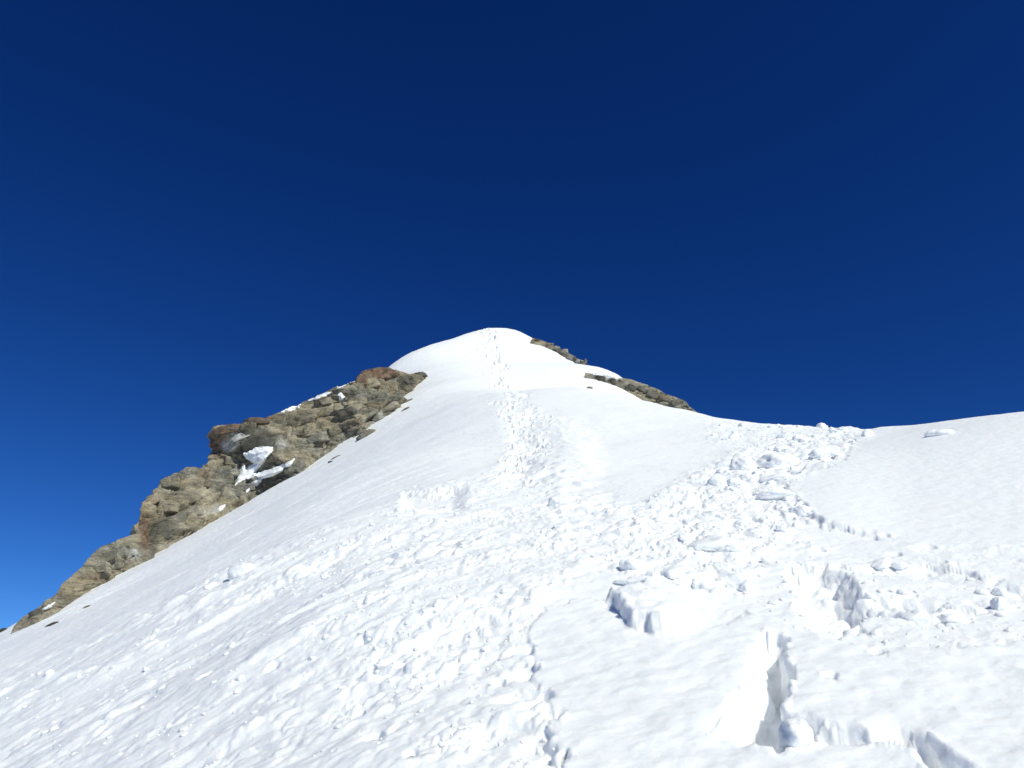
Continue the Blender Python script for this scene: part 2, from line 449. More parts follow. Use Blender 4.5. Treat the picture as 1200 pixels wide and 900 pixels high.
def rock_material():
    m, t, p = new_mat('rock')
    N, L = t.nodes, t.links
    geo = N.new('ShaderNodeNewGeometry')
    att = N.new('ShaderNodeAttribute'); att.attribute_name = 'tint'
    rot = N.new('ShaderNodeMapping'); rot.inputs['Rotation'].default_value = (0.15, .45, .3); rot.inputs['Scale'].default_value = (.35, .6, 2.2)
    L.new(geo.outputs['Position'], rot.inputs['Vector'])
    def noise(scale, det, vec, rough=.6):
        n = N.new('ShaderNodeTexNoise'); n.inputs['Scale'].default_value = scale; n.inputs['Detail'].default_value = det
        n.inputs['Roughness'].default_value = rough; L.new(vec, n.inputs['Vector']); return n.outputs['Fac']
    def ramp(fac, stops):
        r = N.new('ShaderNodeValToRGB'); L.new(fac, r.inputs['Fac']); e = r.color_ramp.elements
        while len(e) < len(stops): e.new(.5)
        for q, (pos, col) in zip(e, stops): q.position = pos; q.color = (*col, 1)
        return r.outputs['Color']
    def mix(f, a, b, mode='MIX'):
        x = N.new('ShaderNodeMix'); x.data_type = 'RGBA'; x.blend_type = mode
        if isinstance(f, (int, float)): x.inputs[0].default_value = f
        else: L.new(f, x.inputs[0])
        for s, k in ((a, 6), (b, 7)):
            if isinstance(s, tuple): x.inputs[k].default_value = (*s, 1)
            else: L.new(s, x.inputs[k])
        return x.outputs[2]
    pos = geo.outputs['Position']; bed = rot.outputs['Vector']
    tan = ramp(noise(.9, 8, pos), [(.30, (.15, .128, .092)), (.44, (.29, .25, .175)), (.58, (.41, .36, .26)), (.75, (.53, .485, .39))])
    grey = ramp(noise(1.6, 8, pos), [(.3, (.12, .115, .092)), (.5, (.26, .247, .20)), (.7, (.43, .415, .355))])
    body = mix(ramp(noise(.28, 6, bed), [(.42, (0, 0, 0)), (.60, (1, 1, 1))]), tan, grey)
    band = ramp(noise(2.6, 9, bed, .7), [(.30, (.30, .30, .30)), (.46, (.85, .85, .85)), (.62, (1.1, 1.07, 1.0)), (.8, (1.3, 1.25, 1.15))])
    body = mix(1.0, body, band, 'MULTIPLY')
    spk = ramp(noise(9, 6, pos, .7), [(.34, (.45, .45, .45)), (.5, (1, 1, 1)), (.68, (1.25, 1.25, 1.25))])
    body = mix(.75, body, spk, 'MULTIPLY')
    sep = N.new('ShaderNodeSeparateColor'); L.new(att.outputs['Color'], sep.inputs[0])
    def gate(ch, sc):
        mm = N.new('ShaderNodeMath'); mm.operation = 'MULTIPLY_ADD'
        L.new(noise(sc, 6, pos), mm.inputs[0]); mm.inputs[1].default_value = 1.4; mm.inputs[2].default_value = -.5
        ad = N.new('ShaderNodeMath'); ad.operation = 'ADD'; ad.use_clamp = True
        L.new(mm.outputs[0], ad.inputs[0]); L.new(sep.outputs[ch], ad.inputs[1])
        m2 = N.new('ShaderNodeMath'); m2.operation = 'MULTIPLY'; m2.inputs[1].default_value = 2.2; m2.use_clamp = True
        L.new(sep.outputs[ch], m2.inputs[0])
        mu = N.new('ShaderNodeMath'); mu.operation = 'MULTIPLY'; mu.use_clamp = True
        L.new(ad.outputs[0], mu.inputs[0]); L.new(m2.outputs[0], mu.inputs[1])
        return mu.outputs[0]
    rust = ramp(noise(2.2, 8, pos), [(.35, (.06, .042, .032)), (.5, (.17, .105, .07)), (.65, (.30, .19, .12))])
    dark = ramp(noise(1.2, 8, pos), [(.35, (.045, .043, .035)), (.55, (.11, .105, .085)), (.75, (.20, .19, .16))])  # also the painted shade under overhangs and on left-facing rock
    pale = ramp(noise(4, 8, pos), [(.35, (.30, .29, .26)), (.55, (.55, .54, .51))])
    body = mix(gate(1, 1.5), body, dark)
    body = mix(gate(0, 2.0), body, rust)
    body = mix(gate(2, 3.0), body, pale)
    L.new(body, p.inputs['Base Color'])
    p.inputs['Roughness'].default_value = .9
    p.inputs['Specular IOR Level'].default_value = .15
    bm = N.new('ShaderNodeBump'); bm.inputs['Strength'].default_value = .9; bm.inputs['Distance'].default_value = .12
    L.new(noise(2.6, 10, bed, .72), bm.inputs['Height']); L.new(bm.outputs['Normal'], p.inputs['Normal'])
    return m
ROCK = rock_material()

# ------------------------------------------------------------------ the snow slope
def build_slope():
    az = np.r_[np.arange(-180, -60, 4), np.arange(-60, -38, .6), np.arange(-38, 38, .066), np.arange(38, 60, .6), np.arange(60, 180, 4)]
    az = np.radians(az)
    lr = np.r_[np.log(.25), np.arange(np.log(.6), np.log(2.6), .06), np.arange(np.log(2.6), np.log(138), .0044),
               np.arange(np.log(138), np.log(400), .05), np.arange(np.log(400), np.log(6000), .2)]
    A, R = np.meshgrid(az, np.exp(lr))
    x = R * np.sin(A); y = R * np.cos(A)
    zb = base(x, y)
    # first pass: find where the relief is steep, then move the mesh rows there so that walls get their share of faces
    i0, i1 = np.searchsorted(lr, math.log(2.6)), np.searchsorted(lr, math.log(137))
    z0 = zb + detail(x, y, zb)
    ds = np.hypot(np.diff(R[i0:i1], axis=0), 1.3 * np.diff(z0[i0:i1], axis=0)) / R[i0 + 1:i1]
    for _ in range(2):
        ds[:, 1:-1] = (ds[:, :-2] + ds[:, 2:] + ds[:, 1:-1]) / 3
        ds[1:-1] = (ds[:-2] + ds[2:] + ds[1:-1]) / 3
        cw = np.cumsum(np.pad(ds, ((0, 0), (22, 21)), mode='wrap'), 1)       # even out between neighbouring columns
        ds = np.c_[cw[:, 42:43], cw[:, 43:] - cw[:, :-43]] / 43
    ds = ds[:, :R.shape[1]]
    ds = np.minimum(ds, .03) + .002
    cs = np.concatenate([np.zeros((1, ds.shape[1])), np.cumsum(ds, 0)])
    L2 = np.empty((i1 - i0, R.shape[1]))
    for j in range(R.shape[1]):
        L2[:, j] = np.interp(np.linspace(0, cs[-1, j], i1 - i0), cs[:, j], lr[i0:i1])
    for _ in range(2):
        L2[:, 1:-1] = (L2[:, :-2] + L2[:, 2:] + 2 * L2[:, 1:-1]) / 4
    R[i0:i1] = np.exp(L2)
    x = R * np.sin(A); y = R * np.cos(A)
    zb = base(x, y)
    hh, am = detail(x, y, zb, True)
    z = zb + hh
    # crumble: lumps pushed out along the surface normal, strongest on broken walls and in the debris
    P3 = np.stack([x, y, z], -1)
    n = np.cross(np.gradient(P3, axis=1), np.gradient(P3, axis=0))
    n /= np.linalg.norm(n, axis=2)[..., None] + 1e-12
    n *= np.sign(n[..., 2:3] + 1e-9)
    for _ in range(3):
        n[1:-1, 1:-1] = n[:-2, 1:-1] + n[2:, 1:-1] + n[1:-1, :-2] + n[1:-1, 2:] + n[1:-1, 1:-1]
        n /= np.linalg.norm(n, axis=2)[..., None] + 1e-12
    zs = base(x + .05, y); zt = base(x, y + .05)
    flat = 1 / np.sqrt(1 + ((zs - zb) / .05) ** 2 + ((zt - zb) / .05) ** 2)
    steep = sstep(.10, .45, flat - n[..., 2])
    for ax in (0, 1):
        steep = np.maximum(steep, np.maximum(np.roll(steep, 1, ax), np.roll(steep, -1, ax)) * .85)
        steep = np.maximum(steep, np.maximum(np.roll(steep, 2, ax), np.roll(steep, -2, ax)) * .6)
    rr = np.hypot(x, y)
    wgt = np.maximum(steep, .30 * am) * (rr < 60) * (rr > 2)
    k = wgt > .03
    q = P3[k]; rk = rr[k]; dsp = 0
    for L, A_, sd_ in ((.30, .05, 1), (.13, .042, 2), (.06, .024, 3)):
        dsp = dsp + perlin3(q[:, 0] / L, q[:, 1] / L, q[:, 2] / L, 700 + sd_) * A_ * sstep(.0022, .005, L / rk)
    P3[k] += n[k] * (dsp * wgt[k])[:, None]
    x, y, z = P3[..., 0], P3[..., 1], P3[..., 2]
    v = np.stack([x, y, z], -1).reshape(-1, 3)
    f = grid_faces(len(lr), len(az), wrap=True)[:, ::-1]
    v = np.r_[v, [[0, 0, base(np.array(0.), np.array(0.))]]]
    me = mesh_np('snow_slope', v, f)
    o = link('snow_slope', me, SNOW)
    tag(o, 'white snow slope rising to a pointed summit, with a boot track and broken slabs', None, None, 'structure')
    return o
slope = build_slope()

def ground_z(x, y):
    x = np.atleast_1d(np.asarray(x, float)); y = np.atleast_1d(np.asarray(y, float))
    zb = base(x, y)
    return zb + detail(x, y, zb)

# ------------------------------------------------------------------ solids cut by planes (rock blocks, snow chunks)
def ico(sub):
    import bmesh
    bm = bmesh.new(); bmesh.ops.create_icosphere(bm, subdivisions=sub, radius=1)
    v = np.array([q.co[:] for q in bm.verts]); f = np.array([[q.index for q in p.verts] for p in bm.faces])
    bm.free(); return v, f
ICO = {k: ico(k) for k in (1, 2, 3, 4)}

def noise3(p, sc, seed):
    return (perlin(p[:, 0] * sc + 3.1, p[:, 1] * sc + p[:, 2] * sc * .73, seed) + perlin(p[:, 1] * sc - 7.7, p[:, 2] * sc + p[:, 0] * sc * .61, seed + 9)
            + perlin(p[:, 2] * sc + 1.7, p[:, 0] * sc - p[:, 1] * sc * .57, seed + 21)) / 3

def cut_solid(seed, sub, planes, sharp, rough, flat=None, dr=(.62, .95)):
    g = np.random.default_rng(seed)
    v, f = ICO[sub]
    n = g.normal(size=(planes, 3)); n /= np.linalg.norm(n, axis=1)[:, None]
    d = g.uniform(dr[0], dr[1], planes)
    if flat is not None:
        n = np.r_[n, [[0, 0, 1], [0, 0, -1]]]; d = np.r_[d, flat, flat]
    q = np.maximum(v @ n.T, 1e-3) / d
    r = 1.0 / (np.sum(q ** sharp, 1) + 1.0) ** (1.0 / sharp)
    p = v * r[:, None]
    p = p * (1 + rough * noise3(p, 2.3, seed) + rough * .6 * noise3(p, 5.7, seed + 3) + rough * .35 * noise3(p, 12, seed + 5))[:, None]
    return p, f

def add_tint(me, cols):
    at = me.color_attributes.new('tint', 'FLOAT_COLOR', 'POINT')
    c = np.ones((len(me.vertices), 4), np.float32); c[:, :3] = cols
    at.data.foreach_set('color', c.ravel())

# ------------------------------------------------------------------ rock outcrops
# (tints: red = rusty, green = dark lichen plus painted shade of overhangs, hollows and left faces, blue = pale dusting), gaussian patches given by place in the photograph
TINTS = [(252,514,10,8,0,.75),(256,528,7,9,0,.7),(240,555,12,9,0,.45),(300,489,18,4,0,.9),(440,434,20,8,0,.95),(423,440,7,9,0,.9),(170,625,6,22,0,.8),(118,675,14,6,0,.45),(92,683,8,8,0,.3),
         (160,598,6,9,0,.4),(460,458,16,6,0,.25),
         (305,520,24,16,1,1.0),(290,505,22,10,1,.8),(180,628,7,24,1,.9),(385,512,9,7,1,.9),(325,560,14,10,1,.6),(408,462,13,7,1,.9),(340,492,20,7,1,.7),(195,618,16,22,1,.55),
         (330,582,12,4,1,.4),(478,447,16,7,1,.85),(215,600,20,20,1,.25),(375,498,6,6,1,.5),(440,470,20,5,1,.35),(100,700,60,8,1,.35),
         (268,522,9,7,2,1.0),(275,512,8,6,2,.6),(155,650,16,5,2,.5),(235,600,14,5,2,.5),(352,575,12,10,2,.3),(440,495,12,6,2,.4),(330,520,7,8,2,.6),(205,640,16,4,2,.45),(250,575,40,8,2,.2)]

def tints_at(p):
    px, py = proj(p[:, 0], p[:, 1], p[:, 2])
    c = np.zeros((len(p), 3), np.float32)
    for (a, b, sx, sy, ch, am) in TINTS:
        c[:, ch] = np.maximum(c[:, ch], am * np.exp(-((px - a) / sx) ** 2 - ((py - b) / sy) ** 2))
    return c

def rock_wall(pairs, ybot, setback, nu, nv, seed, relief=1.0, lift=0.0):
    """a rock band between its foot in the snow and its skyline; full body with a back"""
    pairs = np.array(pairs, float)
    B, Tp, YR = [], [], []
    for (bx, by, tx, ty) in pairs:
        if ybot is None:                     # skyline rock: just in front of the snow that shows beside its top
            c_ = [h_ for h_ in (hit(tx + q, ty + 3)[1] for q in (-14, -7, 0)) if 70 < h_ < 125]
            y = min(c_) - .6 if c_ else YR[-1] - .6
            y = min(y, YR[-1] if YR else 999)
            YR.append(y)
        else:
            y = np.interp(bx, *ybot)
        B.append(W(bx, by, y))
        dh = math.hypot(bx - tx, by - ty) * y / F
        Tp.append(W(tx, ty, y + setback * dh + .15))
    B = np.array(B); Tp = np.array(Tp)
    L = np.r_[0, np.cumsum(np.linalg.norm(np.diff((B + Tp) / 2, axis=0), axis=1))]
    u = np.linspace(0, L[-1], nu)
    Bi = np.stack([np.interp(u, L, B[:, k]) for k in range(3)], 1)
    Ti = np.stack([np.interp(u, L, Tp[:, k]) for k in range(3)], 1)
    v = np.r_[np.linspace(-.30, 0, nv // 8, endpoint=False), np.linspace(0, 1, nv), np.linspace(1.02, 2.2, nv // 4)]
    hgt = np.linalg.norm(Ti - Bi, axis=1)
    P = np.zeros((len(v), nu, 3)); 
    back = np.array([-.10, 1.0, -.55])
    for i, q in enumerate(v):
        if q <= 1:
            P[i] = Bi + (Ti - Bi) * q
            if q > 0:
                P[i] += np.array([0.25, -1.0, .1]) * (math.sin(q * math.pi) ** .8 * .05 * hgt)[:, None]
            else:
                P[i] += np.array([0, 0.0, 1.2 * q]) * (hgt[:, None] + .5)
        else:
            e = q - 1
            P[i] = Ti + back * (e * (2.5 + 1.2 * hgt))[:, None] + np.array([0, 0, 1]) * (.10 * hgt * math.sin(min(e * 3, math.pi)))[:, None]
    du = np.gradient(P, axis=1); dv = np.gradient(P, axis=0)
    n = np.cross(du, dv); n /= np.linalg.norm(n, axis=2)[..., None] + 1e-9
    for _ in range(6):
        n[1:-1, 1:-1] = (n[:-2, 1:-1] + n[2:, 1:-1] + n[1:-1, :-2] + n[1:-1, 2:] + n[1:-1, 1:-1])
        n /= np.linalg.norm(n, axis=2)[..., None] + 1e-9
    s = np.broadcast_to(u, (len(v), nu)); t = v[:, None] * hgt[None]
    # beds lie nearly level in the face, blocks lean with the slope
    X = P[..., 0] + .35 * P[..., 1]; Z = P[..., 2]
    ca, sa = math.cos(.28), math.sin(.28)
    bx = X * ca + Z * sa; bz = -X * sa + Z * ca
    bx = bx + .22 * fbm(X / 2.2, Z / 2.2, 3, seed + 70); bz = bz + .12 * fbm(X / 2.5, Z / 2.0, 3, seed + 71)
    d = .55 * fbm(X / 5, Z / 3.5, 2, seed + 72)
    jt = X * .55 + Z + .5 * fbm(X / 2, Z / 2, 3, seed + 75)          # long open joints cutting down across the beds
    d -= .35 * np.exp(-((jt / 3.3 - np.floor(jt / 3.3) - .5) / .035) ** 2) * sstep(-.1, .3, fbm(X / 3, Z / 3, 2, seed + 76))
    b, cr, e = blocks(bx / 4.6, bz / 2.0, seed, 1.0, 1.3, 40); d += .38 * (cr - .5) + .30 * (b - .4) - .22 * np.exp(-(e / .05) ** 2)
    b, cr, e = blocks(bx / 2.2, bz / .62, seed + 20, 1.0, 1.3, 40); d += .20 * (cr - .5) + .26 * (b - .4) - .20 * np.exp(-(e / .05) ** 2)
    b, cr, e = blocks(bx / .75, bz / .20, seed + 40, 1.0, 1.2, 40); d += .05 * (cr - .5) + .06 * (b - .4) - .05 * np.exp(-(e / .09) ** 2)
    d += .05 * fbm(bx / .4, bz / .1, 3, seed + 60)
    for sp, am_, sd_ in ((1.3, .32, 81), (.5, .18, 83), (.22, .08, 85)):          # bedding: stepped ledges with shaded undersides
        q_ = bz / sp + 1.2 * fbm(bx / (sp * 5), bz / (sp * 3), 2, seed + sd_)
        d -= am_ * ((q_ - np.floor(q_)) ** 1.5 - .4) * sstep(-.35, .25, fbm(bx / (sp * 4), bz / (sp * 2.5), 2, seed + sd_ + 1))
    amp = relief * np.minimum(1, hgt / 4.0)[None, :] * np.where(v < 1, .28 + .72 * np.clip((1.0 - v) * 5, 0, 1), .28)[:, None]
    P = P + n * (d * amp)[..., None] * 1.0
    P = P.reshape(-1, 3)
    f = grid_faces(len(v), nu)
    return P, f

def foot_line(pairs):
    b = np.array([q[0] for q in pairs], float)
    y = np.array([hit(q[0], q[1] + 1)[1] for q in pairs])
    y = np.minimum(y, np.interp(b, [0, 166, 300, 400, 470, 500], [31, 41, 56.5, 69, 77, 81]))
    ys = np.array([np.mean(y[max(0, i - 2):i + 3]) for i in range(len(y))])
    return b, np.minimum(ys, y) - .2
LEFT_TOE = [(14,741,18,733),(24,736,28,722),(42,730,44,713),(66,718,66,696),(85,704,74,682),(100,694,96,664),(118,684,108,650),(135,675,122,640),(158,662,145,630),(180,648,168,622)]
LEFT_MAIN = [(166,657,160,628),(172,652,159,612),(182,645,164,598),(200,634,172,582),(216,625,184,570),(228,618,193,561),(244,608,207,557),(252,603,214,566),
 (270,594,226,556),(288,585,242,540),(302,579,248,526),(318,571,246,512),(334,563,252,503),(350,555,272,500),(360,548,288,495),(366,540,310,493),(376,532,335,479),
 (392,522,356,470),(406,514,378,461),(424,506,396,452),(440,495,414,446),(458,484,422,438),(470,474,436,432),(476,464,452,431),(482,452,464,433),(488,446,480,438),(499,439,496,435)]

outcrop = empty('rock_outcrop', Vector(W(300, 590, hit(300, 588)[1])))
tag(outcrop, 'long tan and rust brown rock rib on the left skyline below the summit', 'rock outcrop')
bpy.context.view_layer.update()

def rock_part(name, P, f, parent, mat=ROCK, tint=None, smooth=True, label=None):
    o_ = np.array(parent.location)
    me = mesh_np(name, P - o_, f, smooth)
    if mat is ROCK:
        add_tint(me, tints_at(P) if tint is None else np.broadcast_to(np.array(tint, np.float32), (len(P), 3)))
    o = link(name, me, mat, parent)
    if label: o['label'] = label
    return o

Pm, fm = rock_wall(LEFT_MAIN, foot_line(LEFT_MAIN), .75, 760, 170, 300)
Pt, ft = rock_wall(LEFT_TOE, foot_line(LEFT_TOE), .75, 330, 80, 400, .8)
rock_part('cliff_face', Pm, fm, outcrop, smooth=False, label='tall tan cliff face stepping down from the rusty nose')
rock_part('rock_toe', Pt, ft, outcrop, smooth=False, label='low grey lower end of the rib running down to the snow')

def bvh_of(lst):
    vs, fs, k = [], [], 0
    for P, f in lst:
        vs += [Vector(p) for p in P]; fs += (f + k).tolist(); k += len(P)
    return BVHTree.FromPolygons(vs, fs)
BL_ = bvh_of([(Pm, fm), (Pt, ft)])
ORG = Vector((0, 0, EYE))

def cast(bvh, px, py):
    x, y, z = ray(px, py)
    d = Vector((float(x), float(y), float(z))).normalized()
    loc, nor, idx, dist = bvh.ray_cast(ORG, d)
    return loc, nor, dist, d

def slab_solid(seed):
    """joint bounded rock slab: roughly a box with skewed faces and two or three broken corners"""
    g = np.random.default_rng(seed)
    v, f = ICO[4]
    n = np.r_[np.eye(3), -np.eye(3)] + g.normal(0, .16, (6, 3)); d = np.tile([.78, .6, .5], 2) * g.uniform(.85, 1.1, 6)
    c = g.normal(size=(3, 3)); n = np.r_[n, c]; n /= np.linalg.norm(n, axis=1)[:, None]; d = np.r_[d, g.uniform(.62, .8, 3)]
    r = 1 / np.sum((np.maximum(v @ n.T, 1e-3) / d) ** 80, 1) ** (1 / 80)
    p = v * r[:, None]
    q_ = p[:, 2] / .16 + .8 * noise3(p, 2, seed)
    p = p * (1 + .05 * noise3(p, 3, seed) + .03 * noise3(p, 9, seed + 3))[:, None]
    p[:, :2] *= (1 - .10 * ((q_ - np.floor(q_)) ** 2))[:, None]
    return p, f
ROCKMESH = [slab_solid(900 + k) for k in range(14)]

def rock_block(bvh, parent, px, py, wpx, hpx, tilt, tint=None, sink=.35, depth=1.0, label=None, k=None):
    loc, nor, dist, d = cast(bvh, px, py)
    if loc is None: return None
    k = RNG.integers(len(ROCKMESH)) if k is None else k
    v, f = ROCKMESH[k]
    sx = wpx * .5 * dist / F; sz = hpx * .5 * dist / F; sy = (sx + sz) * .5 * depth
    M = np.array(Euler((RNG.uniform(-.2, .2), tilt, RNG.uniform(-.3, .3))).to_matrix())
    R0 = np.array(Euler((RNG.uniform(-.12, .12), RNG.uniform(-.12, .12), RNG.uniform(-.5, .5))).to_matrix())
    q = (v @ R0.T)
    q = q / np.abs(q).max(0) * np.array([sx, sy, sz])
    q = q @ M.T + np.array(loc + d * (sy * (sink - .3)))
    t = tints_at(q) if tint is None else tint
    return rock_part('rock_block', q, f, parent, ROCK, t if tint is not None else None, False, label)

# blocks one can pick out in the photograph: (x, y, width, height, lean, tint; green also carries painted shade)
BLK = [(444,440,44,16,-.2,(.7,.2,0)),(425,447,14,14,.1,(.65,.3,0)),(457,453,24,20,-.3,(0,0,0)),(436,451,26,12,-.25,(0,0,0)),(470,446,18,12,-.2,(0,.8,0)),(492,440,16,7,-.25,(.1,.8,0)),
 (405,449,18,6,-.1,(.1,.8,0)),(448,466,20,14,-.4,(0,.1,0)),(420,470,22,14,-.3,(0,0,.1)),(462,468,22,10,-.5,(.1,.2,0)),(430,485,28,14,-.5,(0,.1,0)),(455,478,26,10,-.55,(0,.1,.1)),
 (402,478,20,12,-.2,(0,.1,0)),(382,484,26,14,-.15,(0,.05,0)),(358,492,40,16,-.15,(.05,.1,0)),(352,507,34,12,-.25,(.15,.2,0)),(366,517,36,12,-.3,(0,0,.15)),(400,500,16,14,-.3,(0,.1,0)),
 (415,500,14,16,-.3,(0,.15,.1)),(388,512,14,10,-.2,(0,.9,0)),(330,497,24,9,-.1,(.05,.75,0)),(300,494,30,8,-.1,(.35,.7,0)),(268,503,30,10,-.3,(.6,.5,0)),(254,512,18,8,-.1,(.95,.3,0)),
 (252,522,14,10,.1,(.9,.4,0)),(300,522,44,22,-.25,(0,1,0)),(334,512,10,16,.7,(0,.1,.8)),(326,560,34,24,-.45,(.1,.75,0)),(346,548,26,12,-.45,(0,.3,0)),(350,571,26,20,-.45,(0,.05,.3)),
 (336,579,30,12,-.5,(0,.15,.2)),(320,588,26,8,-.45,(0,.25,.1)),(366,552,18,12,-.5,(0,.1,.3)),(288,572,24,9,-.2,(0,.4,.2)),(262,572,20,10,-.15,(0,.1,.1)),(240,580,20,10,.1,(0,.1,.1)),
 (244,568,5,7,.3,(.4,.6,0)),(232,578,10,6,-.4,(.1,.7,0)),(205,561,14,12,-.1,(.05,0,0)),(195,566,13,11,.2,(0,.1,0)),(208,565,7,15,0,(.1,0,0)),(190,578,22,12,-.5,(0,.1,.1)),(178,588,18,14,-.5,(.3,.1,0)),
 (172,602,14,14,-.3,(.35,.3,0)),(166,622,10,26,.05,(.8,.1,.1)),(178,632,6,28,.1,(0,1,0)),(196,596,26,16,-.3,(0,.15,0)),(216,584,24,14,-.2,(.1,.05,0)),(228,600,26,14,-.35,(0,.05,.2)),(246,600,24,12,-.4,(0,.05,.45)),
 (206,612,22,18,-.4,(0,.5,.1)),(192,622,18,20,-.1,(0,.7,0)),(214,625,24,10,-.45,(0,.4,.2)),(262,588,20,9,-.4,(0,.3,.2)),(276,580,16,8,-.3,(0,.4,.2)),(266,556,26,12,-.2,(0,.05,.1)),(254,543,20,12,-.4,(.3,.2,0)),
 (272,540,18,10,-.2,(0,0,.1)),(224,562,16,10,-.6,(.2,.1,0)),(140,650,22,14,-.4,(0,.2,.1)),(152,648,18,10,-.3,(0,.1,.5)),(125,655,24,12,-.5,(.05,.2,0)),(112,668,22,12,-.5,(.1,.2,0)),(118,678,20,8,-.5,(0,.7,0)),
 (100,678,18,10,-.5,(.2,.2,0)),(88,690,20,10,-.55,(0,.3,0)),(134,665,18,8,-.5,(0,.4,.1)),(76,702,20,8,-.5,(.1,.3,0)),(60,712,20,7,-.5,(0,.5,0)),(46,718,18,7,-.45,(0,.6,0)),(32,725,16,6,-.4,(0,.4,.1)),(94,698,20,6,-.5,(0,.8,0)),
 (386,470,22,10,-.3,(0,.2,.1)),(370,476,20,8,-.25,(0,.3,.1)),(318,508,18,10,-.2,(0,.7,.2)),(282,512,22,10,-.5,(.1,.5,.7)),(394,490,26,8,-.25,(0,.1,0)),(378,500,14,10,-.5,(0,.5,.2)),(442,490,16,12,-.5,(0,.2,.3))]
for n_, (a, b, ww, hh, tl, tn) in enumerate(BLK):
    if n_ > 13 and ww * hh < 260 and n_ % 3: continue
    rock_block(BL_, outcrop, a, b, ww * 1.1, hh * 1.1, tl, tn, sink=.9, depth=.5)

rock_block(BL_, outcrop, 206, 565, 15, 19, 0, (.05, .05, 0), sink=.1, depth=.7)
rock_block(BL_, outcrop, 196, 566, 14, 13, -.2, (0, .1, 0), sink=.1, depth=.7)

def snow_patch(bvh, parent, poly, thick, name='snow_patch', step=.5):
    """snow lying on the rock: follows the rock beneath, thickest in the middle, thin buried rim"""
    p = np.array(poly, float)
    gx = np.arange(p[:, 0].min() - 3, p[:, 0].max() + 3, step); gy = np.arange(p[:, 1].min() - 3, p[:, 1].max() + 3, step)
    X, Y = np.meshgrid(gx, gy)
    jx = X + .6 * fbm(X / 3, Y / 3, 2, 801); jy = Y + .6 * fbm(X / 4, Y / 4, 3, 802)
    sdv = poly_sd(jx, jy, p)
    D = np.full(X.shape, np.nan)
    for i in range(X.shape[0]):
        for j in range(X.shape[1]):
            if sdv[i, j] > -2:
                loc, nor, dist, d = cast(bvh, X[i, j], Y[i, j])
                if loc is not None: D[i, j] = dist
    ok = ~np.isnan(D)
    if not ok.any(): return
    Dm = np.where(ok, D, np.nanmedian(D))
    for _ in range(45):
        q = np.pad(Dm, 1, mode='edge'); Dm2 = (q[:-2, 1:-1] + q[2:, 1:-1] + q[1:-1, :-2] + q[1:-1, 2:] + q[1:-1, 1:-1]) / 5
        Dm = np.where(sdv > -1.5, .65 * Dm2 + .35 * np.minimum(Dm2, np.where(ok, D, Dm2)), Dm2)
    Dm = Dm - (thick * .8) * sstep(-.5, 3, sdv) + .35 * sstep(0, -2, sdv)
    rx, ry, rz = ray(X, Y); n = np.sqrt(rx ** 2 + ry ** 2 + rz ** 2)
    V = np.stack([rx / n * Dm, ry / n * Dm, rz / n * Dm + EYE], -1).reshape(-1, 3)
    f = grid_faces(*X.shape)[:, ::-1]
    keep = ((sdv.ravel() > -1.6) & ok.ravel())[f].all(1)
    f = f[keep]
    if not len(f): return
    lab = np.arange(X.size)                          # keep the largest connected piece only
    for _ in range(400):
        m = lab[f].min(1); old = lab.copy()
        np.minimum.at(lab, f.ravel(), np.repeat(m, 4))
        if (old == lab).all(): break
    fl = lab[f[:, 0]]
    ids, cn = np.unique(fl, return_counts=True)
    f = f[fl == ids[np.argmax(cn)]]
    used, inv = np.unique(f, return_inverse=True)
    V = V[used]; f = inv.reshape(-1, 4)
    nv = len(V)
    c = V - np.array(ORG); c /= np.linalg.norm(c, axis=1)[:, None]
    Vb = V + c * (thick + .5)                       # underside buried in the rock
    allf = np.r_[f, f[:, ::-1] + nv]
    e = np.sort(np.r_[f[:, [0, 1]], f[:, [1, 2]], f[:, [2, 3]], f[:, [3, 0]]], 1)
    de = np.r_[f[:, [0, 1]], f[:, [1, 2]], f[:, [2, 3]], f[:, [3, 0]]]
    _, ix, cnt = np.unique(e, axis=0, return_index=True, return_counts=True)
    b = de[ix[cnt == 1]]
    allf = np.r_[allf, np.stack([b[:, 1], b[:, 0], b[:, 0] + nv, b[:, 1] + nv], 1)]
    return rock_part(name, np.r_[V, Vb], allf, parent, SNOW)

for poly, th in [
    ([(286,532),(300,525),(320,523),(319,528),(313,536),(308,544),(300,545),(294,540),(289,537)], .35),
    ([(300,543),(306,545),(301,552),(297,560),(285,562),(276,568),(279,561),(280,554),(286,546),(288,552),(294,546)], .30),
    ([(298,556),(310,553),(330,546),(345,538),(341,546),(326,555),(310,562),(300,569),(289,576),(292,570),(303,560)], .30),
    ([(306,487),(325,479),(352,474),(350,478),(335,483),(318,485)], .30),
    ([(362,470),(376,463),(388,459),(386,462),(374,466)], .20),
    ([(397,462),(400,460),(403,465),(402,469),(398,469)], .25),
    ([(255,597),(258,594),(263,592),(262,596),(257,599)], .2),
    ([(394,455),(402,449),(420,442),(421,446),(408,449),(398,455)], .3),
    ([(49,714),(56,709),(64,706),(60,712),(53,715)], .25)]:
    snow_patch(BL_, outcrop, poly, th)

